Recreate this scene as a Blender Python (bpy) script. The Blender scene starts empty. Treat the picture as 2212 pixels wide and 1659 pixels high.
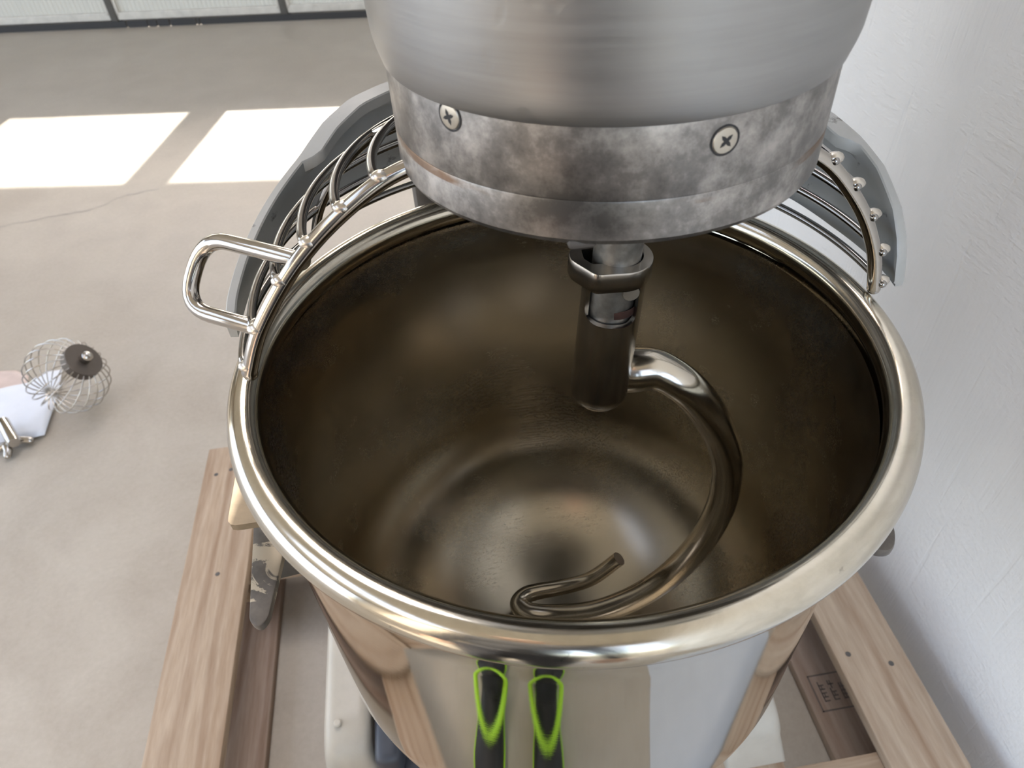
import bpy, bmesh, math, random
from mathutils import Vector, Matrix
from math import sin, cos, pi, radians

random.seed(7)
S = bpy.context.scene
COL = S.collection

# ------------------------------------------------------------------ camera, world, sun, exposure
F, CX, CY = 1534.0, 1106.0, 829.5
RX = Vector((0.98740, -0.13740, 0.07830))      # rows: world axes expressed in (right, down, forward) of the camera
RY = Vector((-0.15100, -0.67120, 0.72580))
RZ = Vector((-0.04715, -0.72846, -0.68346))
RX.normalize(); RZ = (RZ - RX * RZ.dot(RX)).normalized(); RY = RZ.cross(RX)
CAM = Vector((-0.0754, -0.3597, 1.2916))

cd = bpy.data.cameras.new('camera')
cam = bpy.data.objects.new('camera', cd)
COL.objects.link(cam)
cd.sensor_fit = 'HORIZONTAL'; cd.sensor_width = 36.0
cd.lens = 36.0 * F / 2212.0
right = Vector((RX[0], RY[0], RZ[0])); down = Vector((RX[1], RY[1], RZ[1])); fwd = Vector((RX[2], RY[2], RZ[2]))
M = Matrix.Identity(4)
for i in range(3):
    M[i][0] = right[i]; M[i][1] = -down[i]; M[i][2] = -fwd[i]; M[i][3] = CAM[i]
cam.matrix_world = M
cd.clip_start = 0.01; cd.clip_end = 100
cd.dof.use_dof = True; cd.dof.focus_distance = 0.47; cd.dof.aperture_fstop = 14.0
S.camera = cam

def ray(u, v):
    q = ((u - CX) / F, (v - CY) / F, 1.0)
    return right * q[0] + down * q[1] + fwd * q[2]
def onz(u, v, z):
    r = ray(u, v); return CAM + r * ((z - CAM.z) / r.z)
def onpl(u, v, p, n):
    r = ray(u, v); n = Vector(n); return CAM + r * ((Vector(p) - CAM).dot(n) / r.dot(n))

SUN_EL = radians(40)
sh = Vector((-0.187, -0.982)).normalized()
sun_dir = Vector((sh.x * cos(SUN_EL), sh.y * cos(SUN_EL), -sin(SUN_EL)))
w = bpy.data.worlds.new('world'); S.world = w; w.use_nodes = True
nt = w.node_tree
bg = nt.nodes['Background']
sky = nt.nodes.new('ShaderNodeTexSky'); sky.sky_type = 'NISHITA'; sky.sun_disc = False
sky.sun_elevation = SUN_EL; sky.sun_rotation = math.atan2(-sh.x, -sh.y)
sky.air_density = 1.0; sky.dust_density = 3.0
hz = nt.nodes.new('ShaderNodeMix'); hz.data_type = 'RGBA'; hz.inputs[0].default_value = 0.6     # bright summer haze
hz.inputs[7].default_value = (0.92, 0.86, 0.78, 1)
nt.links.new(sky.outputs[0], hz.inputs[6]); nt.links.new(hz.outputs[2], bg.inputs[0]); bg.inputs[1].default_value = 1.5
sl = bpy.data.lights.new('sun', 'SUN'); sl.energy = 11.0; sl.angle = radians(0.53); sl.color = (1, 0.96, 0.9)
so = bpy.data.objects.new('sun', sl); COL.objects.link(so)
so.rotation_euler = sun_dir.to_track_quat('-Z', 'Y').to_euler(); so.location = (2, 8, 7)
S.view_settings.view_transform = 'Standard'; S.view_settings.look = 'None'
S.view_settings.gamma = 1.0; S.view_settings.use_curve_mapping = False
S.view_settings.exposure = 0.5
S.cycles.max_bounces = 14; S.cycles.diffuse_bounces = 5; S.cycles.glossy_bounces = 10
S.cycles.transparent_max_bounces = 12
S.cycles.caustics_reflective = False; S.cycles.caustics_refractive = False
S.cycles.sample_clamp_indirect = 3.0
S.cycles.blur_glossy = 0.7
S.cycles.denoising_prefilter = 'ACCURATE'

# ------------------------------------------------------------------ material helpers
class G:
    """tiny wrapper for building one node material"""
    def __init__(s, name):
        s.m = bpy.data.materials.new(name); s.m.use_nodes = True
        s.t = s.m.node_tree; s.n = s.t.nodes; s.b = s.n['Principled BSDF']; s.out = s.n['Material Output']
        s._c = None
    def coord(s, kind='Object', scale=(1, 1, 1), rot=(0, 0, 0)):
        if s._c is None: s._c = s.n.new('ShaderNodeTexCoord')
        mp = s.n.new('ShaderNodeMapping'); mp.inputs['Scale'].default_value = scale; mp.inputs['Rotation'].default_value = rot
        s.t.links.new(s._c.outputs[kind], mp.inputs[0]); return mp.outputs[0]
    def link(s, a, b): s.t.links.new(a, b)
    def noise(s, vec, scale=5, detail=4, rough=0.55, dist=0.0):
        n = s.n.new('ShaderNodeTexNoise'); n.inputs['Scale'].default_value = scale; n.inputs['Detail'].default_value = detail
        n.inputs['Roughness'].default_value = rough; n.inputs['Distortion'].default_value = dist
        s.link(vec, n.inputs['Vector']); return n.outputs['Fac']
    def ramp(s, fac, stops):
        r = s.n.new('ShaderNodeValToRGB'); e = r.color_ramp.elements
        while len(e) < len(stops): e.new(0.5)
        for k, (p, c) in zip(e, stops):
            k.position = p; k.color = (c, c, c, 1) if isinstance(c, (int, float)) else (*c, 1)
        s.link(fac, r.inputs[0]); return r.outputs[0]
    def mix(s, fac, a, b, mode='MIX'):
        m = s.n.new('ShaderNodeMix'); m.data_type = 'RGBA'; m.blend_type = mode
        for k, x in ((0, fac), (6, a), (7, b)):
            if isinstance(x, (int, float)) : m.inputs[k].default_value = x if k == 0 else (x, x, x, 1)
            elif isinstance(x, tuple): m.inputs[k].default_value = (*x, 1)
            else: s.link(x, m.inputs[k])
        return m.outputs[2]
    def math(s, op, a, b=0.0):
        m = s.n.new('ShaderNodeMath'); m.operation = op
        for k, x in ((0, a), (1, b)):
            if isinstance(x, (int, float)): m.inputs[k].default_value = x
            else: s.link(x, m.inputs[k])
        return m.outputs[0]
    def sep(s, vec):
        n = s.n.new('ShaderNodeSeparateXYZ'); s.link(vec, n.inputs[0]); return n.outputs
    def bump(s, h, strength=0.2, dist=0.01, normal=None):
        b = s.n.new('ShaderNodeBump'); b.inputs['Strength'].default_value = strength; b.inputs['Distance'].default_value = dist
        s.link(h, b.inputs['Height'])
        if normal is not None: s.link(normal, b.inputs['Normal'])
        s.link(b.outputs[0], s.b.inputs['Normal']); return b.outputs[0]
    def set(s, base=None, rough=None, metal=None, **k):
        for nm, x in (('Base Color', base), ('Roughness', rough), ('Metallic', metal), *k.items()):
            if x is None: continue
            i = s.b.inputs[nm]
            if isinstance(x, tuple): i.default_value = (*x, 1) if len(x) == 3 else x
            elif isinstance(x, (int, float)): i.default_value = x
            else: s.link(x, i)
        return s

def plain(name, base, rough=0.5, metal=0.0, var=0.12, scale=20, bump=0.0, **k):
    g = G(name); c = g.coord()
    n = g.noise(c, scale, 5, 0.6)
    lo = tuple(x * (1 - var) for x in base); hi = tuple(min(1, x * (1 + var)) for x in base)
    g.set(g.ramp(n, [(0.3, lo), (0.7, hi)]), g.ramp(n, [(0.2, rough * 0.85), (0.8, min(1, rough * 1.15))]), metal, **k)
    if bump: g.bump(g.noise(c, scale * 6, 4), bump, 0.002)
    return g.m

def steel(name, base, rough, streak=(1, 1, 30), bump=0.02, var=0.1, scratch=0.0):
    g = G(name); c = g.coord('Object', streak)
    n = g.noise(c, 14, 6, 0.65)
    n2 = g.noise(g.coord(), 9, 4, 0.6)
    lo = tuple(x * (1 - var) for x in base); hi = tuple(min(1, x * (1 + var)) for x in base)
    g.set(g.ramp(n2, [(0.3, lo), (0.7, hi)]), g.ramp(n2, [(0.25, rough * 0.75), (0.75, rough * 1.3)]), 1.0)
    nb = g.bump(n, bump, 0.001) if bump else None
    if scratch:
        v = g.n.new('ShaderNodeTexVoronoi'); v.feature = 'DISTANCE_TO_EDGE'; v.inputs['Scale'].default_value = 16
        cc = g.coord('Object', (1, 1, 2.5), (0.4, 0.3, 0.2)); g.link(cc, v.inputs['Vector'])
        g.bump(g.ramp(v.outputs['Distance'], [(0.0, 0.0), (0.012, 1.0)]), scratch, 0.0004, nb)
    return g.m

def wood(name, tint=(1, 1, 1), along='Y'):
    g = G(name)
    oi = g.n.new('ShaderNodeObjectInfo')
    sc = {'Y': (1, 0.09, 1), 'X': (0.09, 1, 1)}[along]
    tc = g.n.new('ShaderNodeTexCoord'); off = g.n.new('ShaderNodeVectorMath'); off.operation = 'ADD'
    rnd = g.n.new('ShaderNodeVectorMath'); rnd.operation = 'SCALE'; rnd.inputs[0].default_value = (3.1, 5.3, 1.7)
    g.link(oi.outputs['Random'], rnd.inputs['Scale']); g.link(tc.outputs['Object'], off.inputs[0]); g.link(rnd.outputs[0], off.inputs[1])
    mp = g.n.new('ShaderNodeMapping'); mp.inputs['Scale'].default_value = sc; g.link(off.outputs[0], mp.inputs[0])
    warp = g.noise(mp.outputs[0], 7, 2, 0.5)
    wv = g.n.new('ShaderNodeTexWave'); wv.wave_type = 'RINGS'; wv.rings_direction = along
    wv.inputs['Scale'].default_value = 8; wv.inputs['Distortion'].default_value = 9; wv.inputs['Detail'].default_value = 3
    wv.inputs['Detail Scale'].default_value = 1.2; g.link(mp.outputs[0], wv.inputs['Vector'])
    fine = g.noise(mp.outputs[0], 160, 3, 0.6)
    T = lambda c: tuple(a * b for a, b in zip(c, tint))
    base = g.ramp(wv.outputs['Fac'], [(0.0, T((0.47, 0.36, 0.265))), (0.55, T((0.54, 0.435, 0.34))), (1.0, T((0.32, 0.21, 0.135)))])
    base = g.mix(g.ramp(warp, [(0.42, 0.0), (0.62, 0.65)]), base, T((0.60, 0.525, 0.43)))
    base = g.mix(0.42, base, g.ramp(fine, [(0.3, T((0.30, 0.20, 0.13))), (0.7, T((0.56, 0.45, 0.35)))]))
    # knots
    v = g.n.new('ShaderNodeTexVoronoi'); v.inputs['Scale'].default_value = 5.0
    mk = g.n.new('ShaderNodeMapping'); mk.inputs['Scale'].default_value = {'Y': (1, .5, .4), 'X': (.5, 1, .4)}[along]; g.link(off.outputs[0], mk.inputs[0])
    g.link(mk.outputs[0], v.inputs['Vector'])
    base = g.mix(g.ramp(v.outputs['Distance'], [(0.05, 0.85), (0.11, 0.0)]), base, T((0.17, 0.10, 0.06)))
    g.set(base, 0.72, 0.0)
    g.bump(fine, 0.25, 0.002)
    return g.m

# ------------------------------------------------------------------ mesh helpers
def mesh_obj(name, verts, faces, mat, parent=None, smooth=None):
    me = bpy.data.meshes.new(name); me.from_pydata([tuple(v) for v in verts], [], faces); me.update()
    return link(name, me, mat, parent, smooth)
def link(name, me, mat, parent=None, smooth=None):
    if mat is not None: me.materials.append(mat)
    if smooth is not None:
        me.shade_smooth(); me.set_sharp_from_angle(angle=radians(smooth))
    o = bpy.data.objects.new(name, me); COL.objects.link(o)
    if parent is not None:
        o.parent = parent
        if parent.parent is None: o.matrix_parent_inverse = Matrix.Translation(-Vector(parent.location))   # meshes are built in world coordinates
    return o
def wl(o):
    p = Vector(o.location)
    while o.parent is not None:
        o = o.parent; p = p  # meshes are built in world coordinates; only roots carry a location
        p = Vector(o.location)
    return p
def bm_obj(name, bm, mat, parent=None, smooth=None):
    bmesh.ops.recalc_face_normals(bm, faces=bm.faces)
    me = bpy.data.meshes.new(name); bm.to_mesh(me); bm.free()
    return link(name, me, mat, parent, smooth)
def thing(name, label, cat, loc=(0, 0, 0), group=None):
    o = bpy.data.objects.new(name, None); COL.objects.link(o); o.location = loc; o.empty_display_size = 0.05
    tag(o, label, cat, group); return o
def tag(o, label, cat, group=None):
    o['label'] = label; o['category'] = cat
    if group: o['group'] = group
    return o
def struct(o): o['kind'] = 'structure'; return o

def box_bm(x0, x1, y0, y1, z0, z1, bev=0.0, seg=2, bm=None, mtx=None):
    b = bm or bmesh.new()
    vs = [b.verts.new(p) for p in [(x0, y0, z0), (x1, y0, z0), (x1, y1, z0), (x0, y1, z0), (x0, y0, z1), (x1, y0, z1), (x1, y1, z1), (x0, y1, z1)]]
    fs = [b.faces.new([vs[i] for i in f]) for f in [(3, 2, 1, 0), (4, 5, 6, 7), (0, 1, 5, 4), (1, 2, 6, 5), (2, 3, 7, 6), (3, 0, 4, 7)]]
    if bev:
        es = list({e for f in fs for e in f.edges})
        r = bmesh.ops.bevel(b, geom=es, offset=bev, segments=seg, affect='EDGES', profile=0.5)
        vs = list({v for f in r['faces'] for v in f.verts})
    if mtx is not None: bmesh.ops.transform(b, matrix=mtx, verts=list(b.verts) if bm is None else vs)
    return b
def box(name, x0, x1, y0, y1, z0, z1, mat, parent=None, bev=0.0, seg=2):
    return bm_obj(name, box_bm(x0, x1, y0, y1, z0, z1, bev, seg), mat, parent, 35 if bev else None)

def lathe(name, prof, mat, parent=None, center=(0, 0), n=128, smooth=40, closed=False):
    vs = []; fs = []
    for r, z in prof:
        for k in range(n):
            a = 2 * pi * k / n; vs.append((center[0] + r * cos(a), center[1] + r * sin(a), z))
    m = len(prof)
    for i in range(m if closed else m - 1):
        j = (i + 1) % m
        for k in range(n):
            l = (k + 1) % n; fs.append((i * n + k, i * n + l, j * n + l, j * n + k))
    bm = bmesh.new()
    V = [bm.verts.new(v) for v in vs]
    for f in fs: bm.faces.new([V[i] for i in f])
    bmesh.ops.remove_doubles(bm, verts=bm.verts, dist=1e-6)
    return bm_obj(name, bm, mat, parent, smooth)

def catmull(pts, sub=8):
    P = [Vector(p) for p in pts]; out = []
    for i in range(len(P) - 1):
        p0 = P[i - 1] if i else P[0] * 2 - P[1]; p1, p2 = P[i], P[i + 1]; p3 = P[i + 2] if i + 2 < len(P) else p2 * 2 - p1
        for k in range(sub):
            t = k / sub
            out.append(0.5 * ((2 * p1) + (p2 - p0) * t + (2 * p0 - 5 * p1 + 4 * p2 - p3) * t * t + (3 * p1 - p0 - 3 * p2 + p3) * t ** 3))
    out.append(P[-1]); return out
def fillet(pts, r, seg=6):
    P = [Vector(p) for p in pts]; out = [P[0]]
    for i in range(1, len(P) - 1):
        a = (P[i - 1] - P[i]); b = (P[i + 1] - P[i]); d = min(r, a.length * .45, b.length * .45)
        s, e = P[i] + a.normalized() * d, P[i] + b.normalized() * d
        for k in range(seg + 1):
            t = k / seg; out.append(s * (1 - t) ** 2 + P[i] * 2 * t * (1 - t) + e * t * t)
    out.append(P[-1]); return out
def tube_bm(pts, rad, n=16, bm=None, cap=True, dome=False):
    bm = bm or bmesh.new(); pts = [Vector(p) for p in pts]; m = len(pts)
    R = rad if isinstance(rad, (list, tuple)) else [rad] * m
    T = []
    for i in range(m):
        d = pts[min(i + 1, m - 1)] - pts[max(i - 1, 0)]; T.append(d.normalized())
    up = Vector((0, 0, 1)) if abs(T[0].z) < 0.9 else Vector((1, 0, 0))
    nrm = (up - T[0] * up.dot(T[0])).normalized()
    pts2 = list(pts); R2 = list(R); T2 = list(T)
    if dome:
        k = 3
        for e in (0, 1):
            base, r, t = (pts[0], R[0], -T[0]) if e == 0 else (pts[-1], R[-1], T[-1])
            ex = [(base + t * r * sin(pi / 2 * q / k), r * cos(pi / 2 * q / k) + 1e-5) for q in range(1, k + 1)]
            if e == 0:
                for p, rr in ex: pts2.insert(0, p); R2.insert(0, rr); T2.insert(0, T[0])
            else:
                for p, rr in ex: pts2.append(p); R2.append(rr); T2.append(T[-1])
    rings = []
    for i, p in enumerate(pts2):
        t = T2[i]; nrm = (nrm - t * nrm.dot(t)).normalized(); b = t.cross(nrm)
        rings.append([bm.verts.new(p + (nrm * cos(2 * pi * k / n) + b * sin(2 * pi * k / n)) * R2[i]) for k in range(n)])
    for a, c in zip(rings, rings[1:]):
        for k in range(n): bm.faces.new((a[k], a[(k + 1) % n], c[(k + 1) % n], c[k]))
    if cap: bm.faces.new(rings[0][::-1]); bm.faces.new(rings[-1])
    return bm
def tube(name, pts, rad, mat, parent=None, n=16, dome=False):
    return bm_obj(name, tube_bm(pts, rad, n, dome=dome), mat, parent, 50)
def prism_bm(poly, z0, z1, bev=0.0, bm=None):
    b = bm or bmesh.new()
    lo = [b.verts.new((x, y, z0)) for x, y in poly]; hi = [b.verts.new((x, y, z1)) for x, y in poly]
    n = len(poly)
    b.faces.new(lo[::-1]); b.faces.new(hi)
    for i in range(n): b.faces.new((lo[i], lo[(i + 1) % n], hi[(i + 1) % n], hi[i]))
    if bev:
        bmesh.ops.recalc_face_normals(b, faces=b.faces)
        es = [e for e in b.edges if abs(e.verts[0].co.z - e.verts[1].co.z) < 1e-7]
        bmesh.ops.bevel(b, geom=es, offset=bev, segments=2, affect='EDGES', profile=0.5)
    return b
def round_poly(pts, r, seg=5):
    n = len(pts); out = []
    for i in range(n):
        p = Vector(pts[i]); a = Vector(pts[i - 1]) - p; b = Vector(pts[(i + 1) % n]) - p
        rr = r[i] if isinstance(r, (list, tuple)) else r
        d = min(rr, a.length * .49, b.length * .49); s, e = p + a.normalized() * d, p + b.normalized() * d
        if rr < 1e-6: out.append(tuple(p)); continue
        for k in range(seg + 1):
            t = k / seg; q = s * (1 - t) ** 2 + p * 2 * t * (1 - t) + e * t * t; out.append((q.x, q.y))
    return out
def lerp(a, b, t): return a + (b - a) * t
def interp(x, xs, ys):
    if x <= xs[0]: return ys[0]
    for i in range(1, len(xs)):
        if x <= xs[i]: return lerp(ys[i - 1], ys[i], (x - xs[i - 1]) / (xs[i] - xs[i - 1]))
    return ys[-1]

# ------------------------------------------------------------------ materials
def concrete():
    g = G('polished_concrete'); c = g.coord()
    a = g.noise(c, 0.9, 6, 0.6); b = g.noise(c, 5, 8, 0.65, 0.4); f = g.noise(c, 90, 4, 0.7)
    base = g.ramp(a, [(0.3, (0.40, 0.345, 0.27)), (0.7, (0.475, 0.425, 0.35))])
    base = g.mix(g.ramp(b, [(0.35, 0.45), (0.6, 0.0)]), base, (0.315, 0.262, 0.20))
    base = g.mix(0.12, base, g.ramp(f, [(0.3, 0.25), (0.7, 0.60)]))
    g.set(base, g.ramp(b, [(0.3, 0.42), (0.7, 0.6)]), 0.0)
    g.bump(f, 0.06, 0.003); return g.m
def plaster():
    g = G('white_brushed_plaster'); c = g.coord('Object', (1, 1, 1))
    st = g.noise(g.coord('Object', (1, 20, 0.8)), 8, 7, 0.72, 0.2)                 # vertical brush strokes
    cr = g.noise(g.coord('Object', (1, 3, 5), (0.5, 0, 0)), 30, 6, 0.65)
    tr = g.noise(g.coord('Object', (1, 1.0, 9)), 14, 6, 0.7, 0.5)
    big = g.noise(c, 3.2, 3)
    h = g.mix(g.ramp(big, [(0.42, 0.0), (0.58, 1.0)]), g.mix(0.3, st, cr), g.mix(0.5, cr, tr))
    groove = g.ramp(g.noise(g.coord('Object', (1, 7, 0.35)), 9, 2, 0.4), [(0.30, 0.0), (0.36, 1.0)])
    h = g.mix(0.16, h, groove)
    tone = g.noise(c, 3, 4)
    g.set(g.ramp(tone, [(0.3, (0.87, 0.87, 0.86)), (0.7, (0.92, 0.92, 0.915))]), 0.6, 0.0)
    g.bump(h, 0.6, 0.008); return g.m
def aluminium_ring():
    g = G('stained_aluminium'); c = g.coord()
    a = g.noise(c, 26, 9, 0.72, 0.0); f = g.noise(c, 120, 4, 0.7); d = g.noise(g.coord('Object', (1, 1, 4)), 9, 4, 0.6)
    base = g.ramp(a, [(0.36, (0.12, 0.115, 0.11)), (0.5, (0.23, 0.22, 0.21)), (0.66, (0.50, 0.475, 0.45))])
    base = g.mix(g.ramp(f, [(0.68, 0.0), (0.78, 0.6)]), base, (0.12, 0.10, 0.09))
    z = g.sep(g.coord())[2]
    band = g.math('LESS_THAN', g.math('ABSOLUTE', g.math('SUBTRACT', z, 1.1425)), 0.0022)
    base = g.mix(g.math('MULTIPLY', band, g.ramp(d, [(0.52, 0.0), (0.62, 0.8)])), base, (0.16, 0.085, 0.04))
    g.set(base, g.ramp(a, [(0.3, 0.30), (0.7, 0.46)]), 0.85)
    g.bump(f, 0.06, 0.001); return g.m
def aluminium_drum():
    g = G('brushed_aluminium'); c = g.coord()
    st = g.noise(g.coord('Object', (1, 1, 26)), 6, 6, 0.7)
    a = g.noise(c, 7, 4, 0.6)
    pits = g.noise(c, 38, 2, 0.5)
    base = g.mix(g.ramp(a, [(0.35, 0.0), (0.7, 0.55)]), (0.33, 0.33, 0.322), (0.235, 0.228, 0.22))
    base = g.mix(0.15, base, g.ramp(st, [(0.3, 0.35), (0.7, 0.8)]))
    g.set(base, g.ramp(st, [(0.3, 0.33), (0.7, 0.45)]), 0.9)
    nb = g.bump(st, 0.05, 0.0015)
    g.bump(g.ramp(pits, [(0.24, 0.0), (0.33, 1.0)]), 0.25, 0.0012, nb); return g.m
def cast_grey():
    g = G('grey_cast_aluminium'); c = g.coord()
    a = g.noise(c, 16, 5, 0.6); f = g.noise(c, 45, 5, 0.7)
    base = g.ramp(a, [(0.3, (0.38, 0.39, 0.38)), (0.7, (0.48, 0.485, 0.475))])
    base = g.mix(g.ramp(f, [(0.62, 0.0), (0.70, 0.8)]), base, (0.07, 0.06, 0.05))
    g.set(base, 0.5, 0.2); g.bump(f, 0.12, 0.001); return g.m
def lever_mat():
    g = G('chipped_grey_paint'); c = g.coord()
    a = g.noise(c, 30, 6, 0.65, 0.8); b = g.noise(c, 70, 4, 0.6)
    s = g.sep(g.coord())
    mid = g.math('LESS_THAN', g.math('ABSOLUTE', g.math('ADD', s[1], 0.058)), 0.024)
    base = g.ramp(b, [(0.3, (0.10, 0.088, 0.076)), (0.7, (0.17, 0.15, 0.13))])
    base = g.mix(g.math('MULTIPLY', mid, g.ramp(a, [(0.46, 0.0), (0.49, 1.0)])), base, (0.52, 0.45, 0.34))
    g.set(base, 0.45, 0.2); return g.m
M_FLOOR = concrete(); M_WALL = plaster()
M_RING = aluminium_ring(); M_DRUM = aluminium_drum(); M_CAST = cast_grey(); M_LEVER = lever_mat()
M_BOWL_OUT = steel('polished_bowl_steel', (0.60, 0.555, 0.475), 0.03, (1, 1, 40), 0.012, 0.04)
def lining_mat():
    g = G('satin_bowl_steel'); n = g.noise(g.coord(), 9, 4, 0.6); base = g.ramp(n, [(0.3, (0.43, 0.39, 0.318)), (0.7, (0.485, 0.443, 0.365))])
    mask = g.noise(g.coord(), 7, 3, 0.6); sc = None
    for i, rot in enumerate(((0.5, 0.4, 0.3), (-0.7, 0.2, 1.1), (0.2, -0.8, 2.0))):      # fine crossing scratches left by scrapers
        k = g.noise(g.coord('Object', (3, 150, 150), rot), 1.6, 2, 0.5)
        line = g.ramp(k, [(0.485, 0.0), (0.5, 1.0), (0.515, 0.0)])
        sc = line if sc is None else g.math('MAXIMUM', sc, line)
    sc = g.math('MULTIPLY', sc, g.ramp(mask, [(0.42, 0.1), (0.62, 1.0)]))
    base = g.mix(g.math('MULTIPLY', sc, 0.22), base, (0.20, 0.17, 0.13))
    g.set(base, g.math('ADD', g.ramp(n, [(0.25, 0.18), (0.75, 0.28)]), g.math('MULTIPLY', sc, 0.08)), 1.0); return g.m
M_BOWL_IN = lining_mat()
def rim_mat():
    g = G('worn_rim_steel'); a = g.noise(g.coord('Object', (1, 1, 5)), 16, 7, 0.7, 0.5); f = g.noise(g.coord(), 90, 3, 0.6)
    base = g.ramp(a, [(0.34, (0.52, 0.475, 0.39)), (0.55, (0.64, 0.595, 0.505)), (0.7, (0.60, 0.545, 0.48))])
    base = g.mix(g.ramp(f, [(0.70, 0.0), (0.76, 0.55)]), base, (0.16, 0.13, 0.11))
    g.set(base, g.ramp(a, [(0.32, 0.24), (0.5, 0.13), (0.66, 0.20)]), 1.0); g.bump(a, 0.04, 0.001); return g.m
M_RIM = rim_mat()
M_HOOK = steel('cast_hook_steel', (0.50, 0.46, 0.395), 0.15, (1, 1, 3), 0.04, 0.15)
M_COLLAR = steel('dark_hook_steel', (0.40, 0.375, 0.34), 0.19, (1, 1, 5), 0.08, 0.25)
M_ROD = steel('bright_rod_steel', (0.47, 0.44, 0.40), 0.13, (1, 1, 1), 0.01, 0.05)
M_ROD_DARK = steel('dark_rod_steel', (0.30, 0.30, 0.30), 0.25, (1, 1, 1), 0.01, 0.05)
M_RINGROD = steel('dark_reflection_ring_steel', (0.34, 0.33, 0.32), 0.14, (1, 1, 1), 0.01, 0.05)  # same steel as the bars, dark reflections put into the colour
M_WELD = steel('weld_bead_steel', (0.66, 0.62, 0.56), 0.26, (1, 1, 1), 0.5, 0.15)
M_SHAFT = plain('grey_shaft_steel', (0.30, 0.29, 0.27), 0.42, 0.9, 0.4, 60, 0.1)
M_RUST = plain('rust_brown', (0.045, 0.018, 0.012), 0.9, 0.0, 0.4, 200)
M_BLACK = plain('black_rubber', (0.022, 0.024, 0.028), 0.6)
M_CREAM = plain('cream_machine_paint', (0.47, 0.44, 0.38), 0.38, 0.0, 0.05, 40, 0.1)
M_NAVY = plain('dark_blue_paint', (0.045, 0.052, 0.068), 0.4)
M_COLUMN = plain('dark_column_paint', (0.085, 0.078, 0.072), 0.5, 0.0, 0.3, 30)
M_EAR = plain('beige_gold_paint', (0.30, 0.235, 0.155), 0.45, 0.25, 0.10, 160)
M_SCREW = plain('zinc_screw', (0.52, 0.48, 0.41), 0.35, 0.85, 0.1, 80)
M_DARK = plain('recess_shade', (0.02, 0.02, 0.022), 0.6)  # shade of the screw recesses, put in as colour
M_WOOD = wood('pallet_pine_lengthwise', (0.84, 0.81, 0.76)); M_WOODX = wood('pallet_pine_crosswise', (0.84, 0.81, 0.76), along='X')
M_WOOD_LOW = wood('darker_pallet_pine', (0.62, 0.58, 0.58))  # same pine pattern, tinted darker for the bottom boards

# ------------------------------------------------------------------ the room
WX = 0.655                                   # right wall
D0 = Vector((-2.597, 4.838)); DU = Vector((0.984, -0.180)).normalized(); DN = Vector((-DU.y, DU.x))   # garage door line
XL, YB, ZC = -5.2, -2.5, 3.6
def dpt(u, d, z): p = D0 + DU * u + DN * d; return (p.x, p.y, z)
def dbox(name, u0, u1, d0, d1, z0, z1, mat, parent=None, bev=0.0):
    bm = box_bm(u0, u1, d0, d1, z0, z1, bev)
    for v in bm.verts: v.co = Vector(dpt(v.co.x, v.co.y, v.co.z))
    return bm_obj(name, bm, mat, parent, 35 if bev else None)
M_BACK = plain('beige_wall_paint', (0.50, 0.44, 0.36), 0.7)
M_CEIL = plain('cream_ceiling_paint', (0.60, 0.56, 0.48), 0.8)
M_GROUND = plain('outdoor_asphalt', (0.45, 0.45, 0.44), 0.9)
struct(box('floor', XL, WX + .2, YB, 6.5, -0.12, 0.0, M_FLOOR))
struct(box('wall_right', WX, WX + .2, YB, 4.4, -0.1, ZC, M_WALL))
BA, BE = -1.2, 0.6                          # rolled-up back gate
bm = box_bm(XL - .2, BA, YB - .2, YB, 0, ZC); box_bm(BE, WX + .2, YB - .2, YB, 0, ZC, bm=bm); box_bm(BA, BE, YB - .2, YB, 3.0, ZC, bm=bm)
struct(bm_obj('wall_back', bm, M_BACK))
# ceiling with two roof openings added for fill light on the right wall
KX = [XL - .2, -3.4, -2.0, -0.9, 0.45, WX + .2]; KY = [YB - .2, -2.3, .8, 1.0, 3.4, None]
bm = bmesh.new()
for i in range(5):
    for j in range(5):
        if (i, j) in ((1, 1), (3, 3)): continue
        fy = lambda x: 4.45 + (WX + .2 - x) * (1.30 / (WX + .4 - XL))
        prism_bm([(KX[i], KY[j]), (KX[i + 1], KY[j]), (KX[i + 1], KY[j + 1] or fy(KX[i + 1])), (KX[i], KY[j + 1] or fy(KX[i]))], ZC, ZC + .15, bm=bm)
for i, j in ((1, 1), (3, 3)):
    pl = bpy.data.lights.new('roof_fill_portal', 'AREA'); pl.shape = 'RECTANGLE'; pl.size = KX[i + 1] - KX[i]; pl.size_y = KY[j + 1] - KY[j]; pl.cycles.is_portal = True
    po = bpy.data.objects.new('roof_fill_portal', pl); COL.objects.link(po); po.location = ((KX[i] + KX[i + 1]) / 2, (KY[j] + KY[j + 1]) / 2, ZC + .1)
struct(bm_obj('ceiling', bm, M_CEIL))
struct(box('trim_outdoor_ground', -40, 30, 6.5, 40, -0.13, -0.03, M_GROUND))
struct(box('trim_side_ground', -40, XL, -30, 6.5, -0.13, -0.03, M_GROUND))
# left wall with a wide open loading bay
YA, YE, ZH = -2.3, 3.8, 3.2
bm = box_bm(XL - .2, XL, YB, YA, 0, ZC); box_bm(XL - .2, XL, YE, 5.4, 0, ZC, bm=bm); box_bm(XL - .2, XL, YA, YE, ZH, ZC, bm=bm)
struct(bm_obj('wall_left', bm, M_BACK))
pl = bpy.data.lights.new('bay_portal', 'AREA'); pl.shape = 'RECTANGLE'; pl.size = YE - YA; pl.size_y = ZH; pl.cycles.is_portal = True
po = bpy.data.objects.new('bay_portal', pl); COL.objects.link(po); po.location = (XL - .1, (YA + YE) / 2, ZH / 2)
po.rotation_euler = Vector((1, 0, 0)).to_track_quat('-Z', 'Z').to_euler()

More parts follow.
